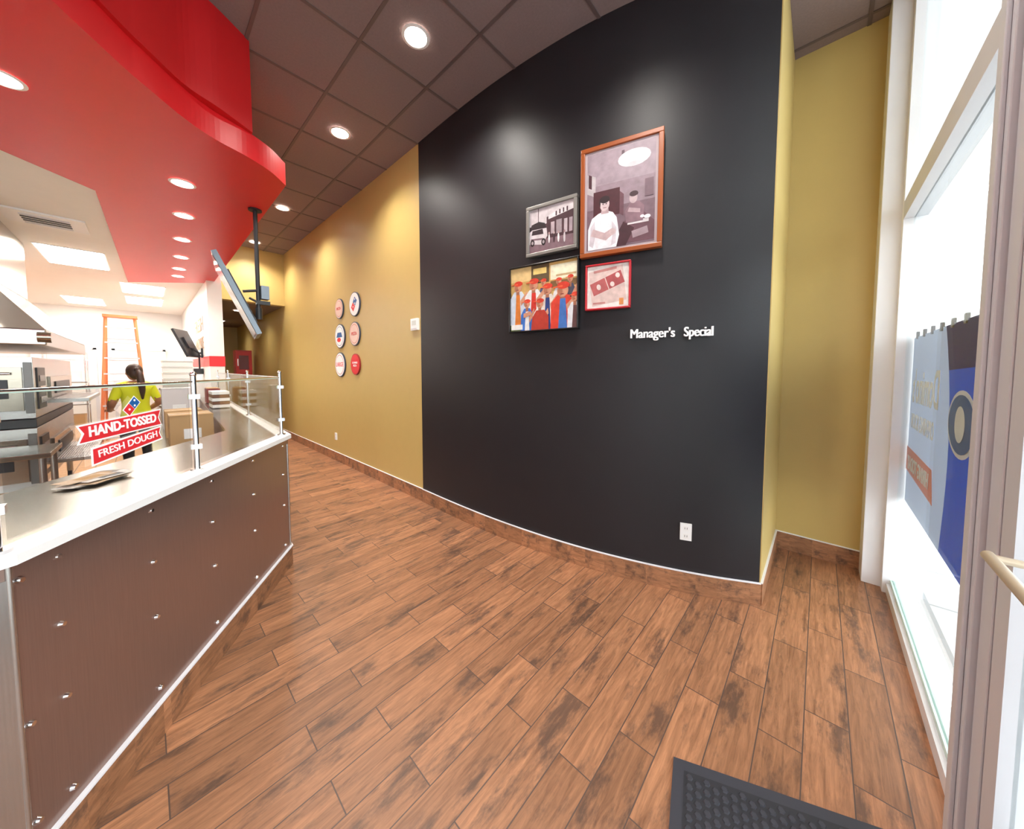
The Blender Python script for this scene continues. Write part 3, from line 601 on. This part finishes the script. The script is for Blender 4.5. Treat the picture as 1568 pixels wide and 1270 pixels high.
# ------------------------------------------------------------------ worker
per=empty('kitchen_worker')
SK=M('skin',(176,120,90),.5); SH=M('hivis_shirt',(236,242,34),.7); PA=M('black_pants',(30,30,34),.7); HA=M('dark_hair',(62,40,30),.5,scale=40,noise=.4); SHOE=M('black_shoe',(20,20,20),.4)
def skin(name,verts,edges,rads,matf,root=0,sub=2):
    me=bpy.data.meshes.new(name); me.from_pydata(verts,edges,[]); o=bpy.data.objects.new(name,me); C.objects.link(o)
    sk=o.modifiers.new('s','SKIN'); sk.use_smooth_shade=True
    sd=me.skin_vertices[0].data
    for i,r in enumerate(rads): sd[i].radius=r if hasattr(r,'__len__') else (r,r)
    sd[root].use_root=True
    su=o.modifiers.new('u','SUBSURF'); su.levels=sub; su.render_levels=sub
    dg=bpy.context.evaluated_depsgraph_get(); ev=o.evaluated_get(dg); nm=bpy.data.meshes.new_from_object(ev)
    bpy.data.objects.remove(o); ob=bpy.data.objects.new(name,nm); C.objects.link(ob); nm.materials.clear()
    ms=[]
    for p in nm.polygons:
        m=matf(p.center)
        if m not in ms: ms.append(m); nm.materials.append(m)
        p.material_index=ms.index(m); p.use_smooth=True
    ob.parent=per; return ob
V=[(0,0,.94),(0,.0,1.08),(0,0,1.25),(0,-.01,1.37),(0,0,1.45),
   (.15,-.01,1.36),(.235,-.02,1.12),(.20,.20,1.03),(.19,.27,1.03),
   (-.15,-.01,1.36),(-.235,-.02,1.12),(-.20,.20,1.03),(-.19,.27,1.03),
   (.09,0,.86),(.095,.01,.48),(.10,-.02,.10),(.11,.13,.045),
   (-.09,0,.86),(-.095,.01,.48),(-.10,-.02,.10),(-.11,.13,.045)]
Eg=[(0,1),(1,2),(2,3),(3,4),(3,5),(5,6),(6,7),(7,8),(3,9),(9,10),(10,11),(11,12),(0,13),(13,14),(14,15),(15,16),(0,17),(17,18),(18,19),(19,20)]
Rd=[(.15,.11),(.135,.10),(.165,.11),(.11,.085),(.05,.05),.066,.045,.029,.032,.066,.045,.029,.032,.10,.065,.042,.04,.10,.065,.042,.04]
def bm(c):
    if c.z<.10: return SHOE
    if c.z<.93 and abs(c.x)<.20 and not(c.y>.14): return PA
    if c.z>1.42 and abs(c.x)<.08: return SK
    if abs(c.x)>.18 and c.z<1.19: return SK
    if c.y>.14: return SK
    return SH
skin('body',V,Eg,Rd,bm)
for s in(-1,1):
    hx,hy,hz=s*.19,.28,1.03
    for k in range(4):
        x=hx+(k-1.5)*.019; L=[.075,.085,.08,.06][k]
        skin('finger',[(x,hy,hz),(x,hy+L*.45,hz+.004),(x,hy+L*.8,hz-.012),(x,hy+L,hz-.03)],[(0,1),(1,2),(2,3)],[.010,.009,.0085,.007],lambda c:SK,sub=1)
    skin('thumb',[(hx-s*.02,hy-.02,hz),(hx-s*.045,hy+.01,hz-.005),(hx-s*.05,hy+.04,hz-.015)],[(0,1),(1,2)],[.012,.010,.008],lambda c:SK,sub=1)
b=MB(); b.sph((0,.01,1.555),(.072,.09,.108),SK,20,16); b.sph((0,.035,1.50),(.052,.058,.055),SK,16,12)
b.sph((0,.105,1.545),(.012,.018,.02),SK); 
for s in(-1,1):
    b.sph((s*.03,.088,1.567),(.014,.010,.009),sW); b.sph((s*.03,.096,1.567),(.006,.004,.006),DARK); b.sph((s*.073,.0,1.55),(.010,.02,.028),SK)
b.sph((0,.093,1.505),(.022,.008,.006),M('lips',(150,80,74),.5)); b.make('head',per)
b=MB(); b.sph((0,-.015,1.582),(.083,.095,.10),HA,20,14); b.sph((0,-.05,1.55),(.07,.065,.09),HA,16,12); b.sph((0,-.115,1.60),(.03,.03,.03),HA); b.make('hair',per)
skin('ponytail',[(0,-.115,1.60),(.01,-.165,1.54),(.02,-.175,1.42),(.03,-.165,1.30),(.03,-.155,1.18)],[(0,1),(1,2),(2,3),(3,4)],[.022,.038,.042,.034,.010],lambda c:HA)
per.location=(-.10,7.1,0); per.rotation_euler=(0,0,.25)
# ------------------------------------------------------------------ world, camera
w=bpy.data.worlds.new('w'); bpy.context.scene.world=w; w.use_nodes=True; nt=w.node_tree; bg=nt.nodes['Background']
tc=nt.nodes.new('ShaderNodeTexCoord'); sp=nt.nodes.new('ShaderNodeSeparateXYZ'); rp=nt.nodes.new('ShaderNodeValToRGB')
rp.color_ramp.elements[0].position=.45; rp.color_ramp.elements[0].color=(.84,.87,.88,1); rp.color_ramp.elements[1].position=.8; rp.color_ramp.elements[1].color=(.88,.94,1,1)
mm=nt.nodes.new('ShaderNodeMath'); mm.operation='MULTIPLY_ADD'; mm.inputs[1].default_value=.5; mm.inputs[2].default_value=.5
nt.links.new(tc.outputs['Generated'],sp.inputs[0]); nt.links.new(sp.outputs[2],mm.inputs[0]); nt.links.new(mm.outputs[0],rp.inputs[0]); nt.links.new(rp.outputs[0],bg.inputs[0])
bg.inputs[1].default_value=6.8
cam=bpy.data.cameras.new('camera'); cam.sensor_width=36; cam.sensor_fit='HORIZONTAL'; cam.lens=515/1568*36; cam.shift_y=-.0268; cam.clip_start=.02; cam.clip_end=300
co=bpy.data.objects.new('camera',cam); C.objects.link(co); co.location=(0,0,1.6); co.rotation_euler=(math.radians(87),0,math.radians(-47.5))
bpy.context.scene.camera=co
try:
    bpy.context.scene.view_settings.view_transform='Standard'
except Exception as ex: print(ex)
